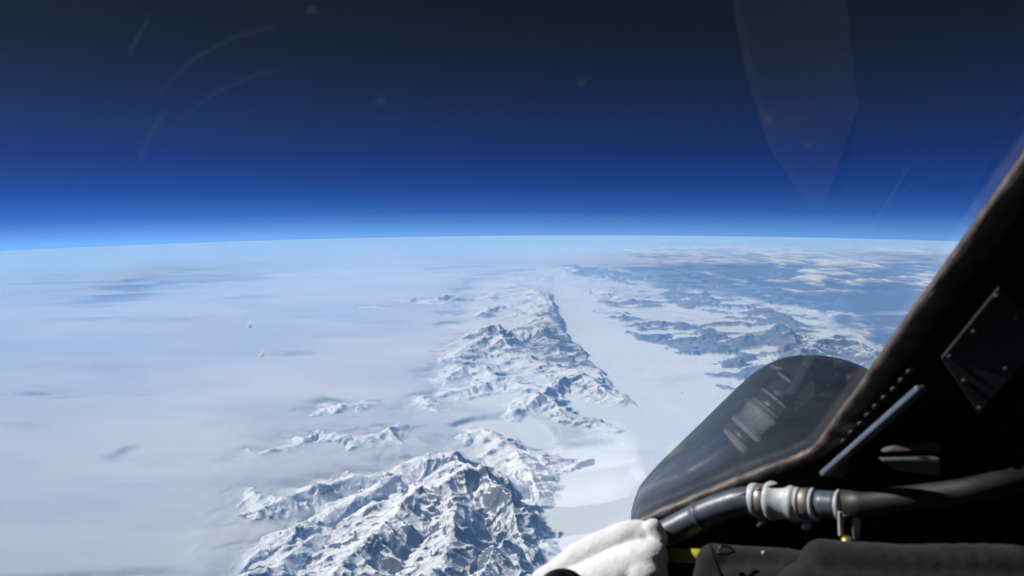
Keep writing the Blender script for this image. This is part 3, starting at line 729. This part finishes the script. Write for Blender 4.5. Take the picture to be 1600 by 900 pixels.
# added grey slab, outline traced so the window mirrors it as a faint wedge
def floor_seen(px, py, y=-.93):
    d = Vector(((px - 800) / F_PX, (450 - py) / F_PX, 1)); q = d * (GC / GN.dot(d)); r = d - 2 * d.dot(GN) * GN
    q = q + r * ((y - q.y) / r.y); return cs_pt(q.x, q.y, q.z)
bm = bmesh.new(); prism(bm, [floor_seen(*q) for q in ((1150, -40), (1178, 110), (1215, 225), (1262, 300), (1290, 318), (1330, 200), (1392, 40), (1420, -40))], -upv * .04)
tag(link('wedge_reflector', bm, simple('wedge_reflector_grey', (.020, .020, .023), .9, nz=(.034, .034, .037), scale=9), None, False), 'added dim grey slab, unseen directly, mirrored as a pale wedge in the sky at upper right', 'panel')

# marks on the inside of the pane: faint scratches, smears and specks
def mark_mat(name, op):
    mt, t, o = new_mat(name); d = N(t, 'ShaderNodeBsdfDiffuse'); d.inputs[0].default_value = (.8, .82, .85, 1)
    tl = N(t, 'ShaderNodeBsdfTranslucent'); tl.inputs[0].default_value = (.8, .82, .85, 1); ad = N(t, 'ShaderNodeMixShader')
    t.links.new(d.outputs[0], ad.inputs[1]); t.links.new(tl.outputs[0], ad.inputs[2])
    tr = N(t, 'ShaderNodeBsdfTransparent'); m_ = N(t, 'ShaderNodeMixShader')
    at = N(t, 'ShaderNodeAttribute'); at.attribute_name = 'fade'
    t.links.new(mth(t, 'MULTIPLY', at.outputs['Fac'], op), m_.inputs[0]); t.links.new(tr.outputs[0], m_.inputs[1]); t.links.new(ad.outputs[0], m_.inputs[2])
    t.links.new(m_.outputs[0], o.inputs[0]); return mt
M_SCR = mark_mat('scratched_plastic', .02); M_SPK = mark_mat('dust', .75); M_SMR = mark_mat('smear', .03)
def strip_mark(name, pts, width, mat):
    pts = smooth_pts(pts, 10); bm = bmesh.new(); rows = []
    for i, (px, py) in enumerate(pts):
        a = pts[max(i - 1, 0)]; b = pts[min(i + 1, len(pts) - 1)]; dx, dy = b[0] - a[0], b[1] - a[1]; L = math.hypot(dx, dy)
        e = math.sin(math.pi * i / (len(pts) - 1)) ** .7
        rows.append(([bm.verts.new(G(px - dy / L * width * s, py + dx / L * width * s, .0012)) for s in (-1, -.45, 0, .45, 1)], e))
    for (a, _), (b, _) in zip(rows[:-1], rows[1:]):
        for k in range(4): bm.faces.new((a[k], a[k + 1], b[k + 1], b[k]))
    fades = [f * e for _, e in rows for f in (0, .6, 1, .6, 0)]
    o = link(name, bm, mat, pane); at = o.data.attributes.new('fade', 'FLOAT', 'POINT'); at.data.foreach_set('value', np.array(fades, dtype=np.float32)); return o
strip_mark('scratch', [(272, 195), (330, 150), (400, 118), (470, 102)], 3.5, M_SCR)
strip_mark('scratch', [(245, 150), (300, 96), (370, 58), (440, 40)], 5, M_SCR)
strip_mark('scratch', [(200, 90), (215, 58), (238, 20)], 5, M_SCR)
strip_mark('scratch', [(215, 260), (235, 210), (262, 170)], 8, M_SCR)
def speck(px, py, r, mat):
    bm = bmesh.new(); c = bm.verts.new(G(px, py, .0013)); rings = []
    for q in (.35, .7, 1): rings.append([bm.verts.new(G(px + r * q * math.cos(a) * random.uniform(.85, 1.2), py + r * q * .7 * math.sin(a), .0013)) for a in [2 * math.pi * k / 14 for k in range(14)]])
    for k in range(14): bm.faces.new((c, rings[0][k], rings[0][(k + 1) % 14]))
    for a, b in zip(rings[:-1], rings[1:]):
        for k in range(14): bm.faces.new((a[k], b[k], b[(k + 1) % 14], a[(k + 1) % 14]))
    o = link('speck', bm, mat, pane); f = [1] + [.8] * 14 + [.35] * 14 + [0] * 14
    at = o.data.attributes.new('fade', 'FLOAT', 'POINT'); at.data.foreach_set('value', np.array(f, dtype=np.float32))
M_DUST, t, o_ = new_mat('white_dust'); d1 = N(t, 'ShaderNodeBsdfGlossy'); d1.inputs['Roughness'].default_value = .5; d2 = N(t, 'ShaderNodeBsdfTranslucent'); mm = N(t, 'ShaderNodeMixShader'); mm.inputs[0].default_value = .45
for q in (d1, d2): q.inputs[0].default_value = (.93, .93, .93, 1)
t.links.new(d1.outputs[0], mm.inputs[1]); t.links.new(d2.outputs[0], mm.inputs[2]); t.links.new(mm.outputs[0], o_.inputs[0])
for px, py, r in ((390, 510, 2.6), (409, 555, 3), (690, 490, 1.8), (1066, 613, 1.6)):
    bm = bmesh.new(); bmesh.ops.create_icosphere(bm, subdivisions=2, radius=r * .65 / F_PX)
    for v_ in bm.verts: v_.co.x *= random.uniform(1.1, 1.7); v_.co.z *= random.uniform(.5, .9)
    bmesh.ops.translate(bm, vec=G(px, py, r * .6 / F_PX), verts=bm.verts); link('dust_grain', bm, M_DUST, pane)
for a in ((488, 16, 14), (1201, 187, 13), (1262, 228, 9), (596, 158, 12), (908, 130, 10)): speck(*a, M_SMR)
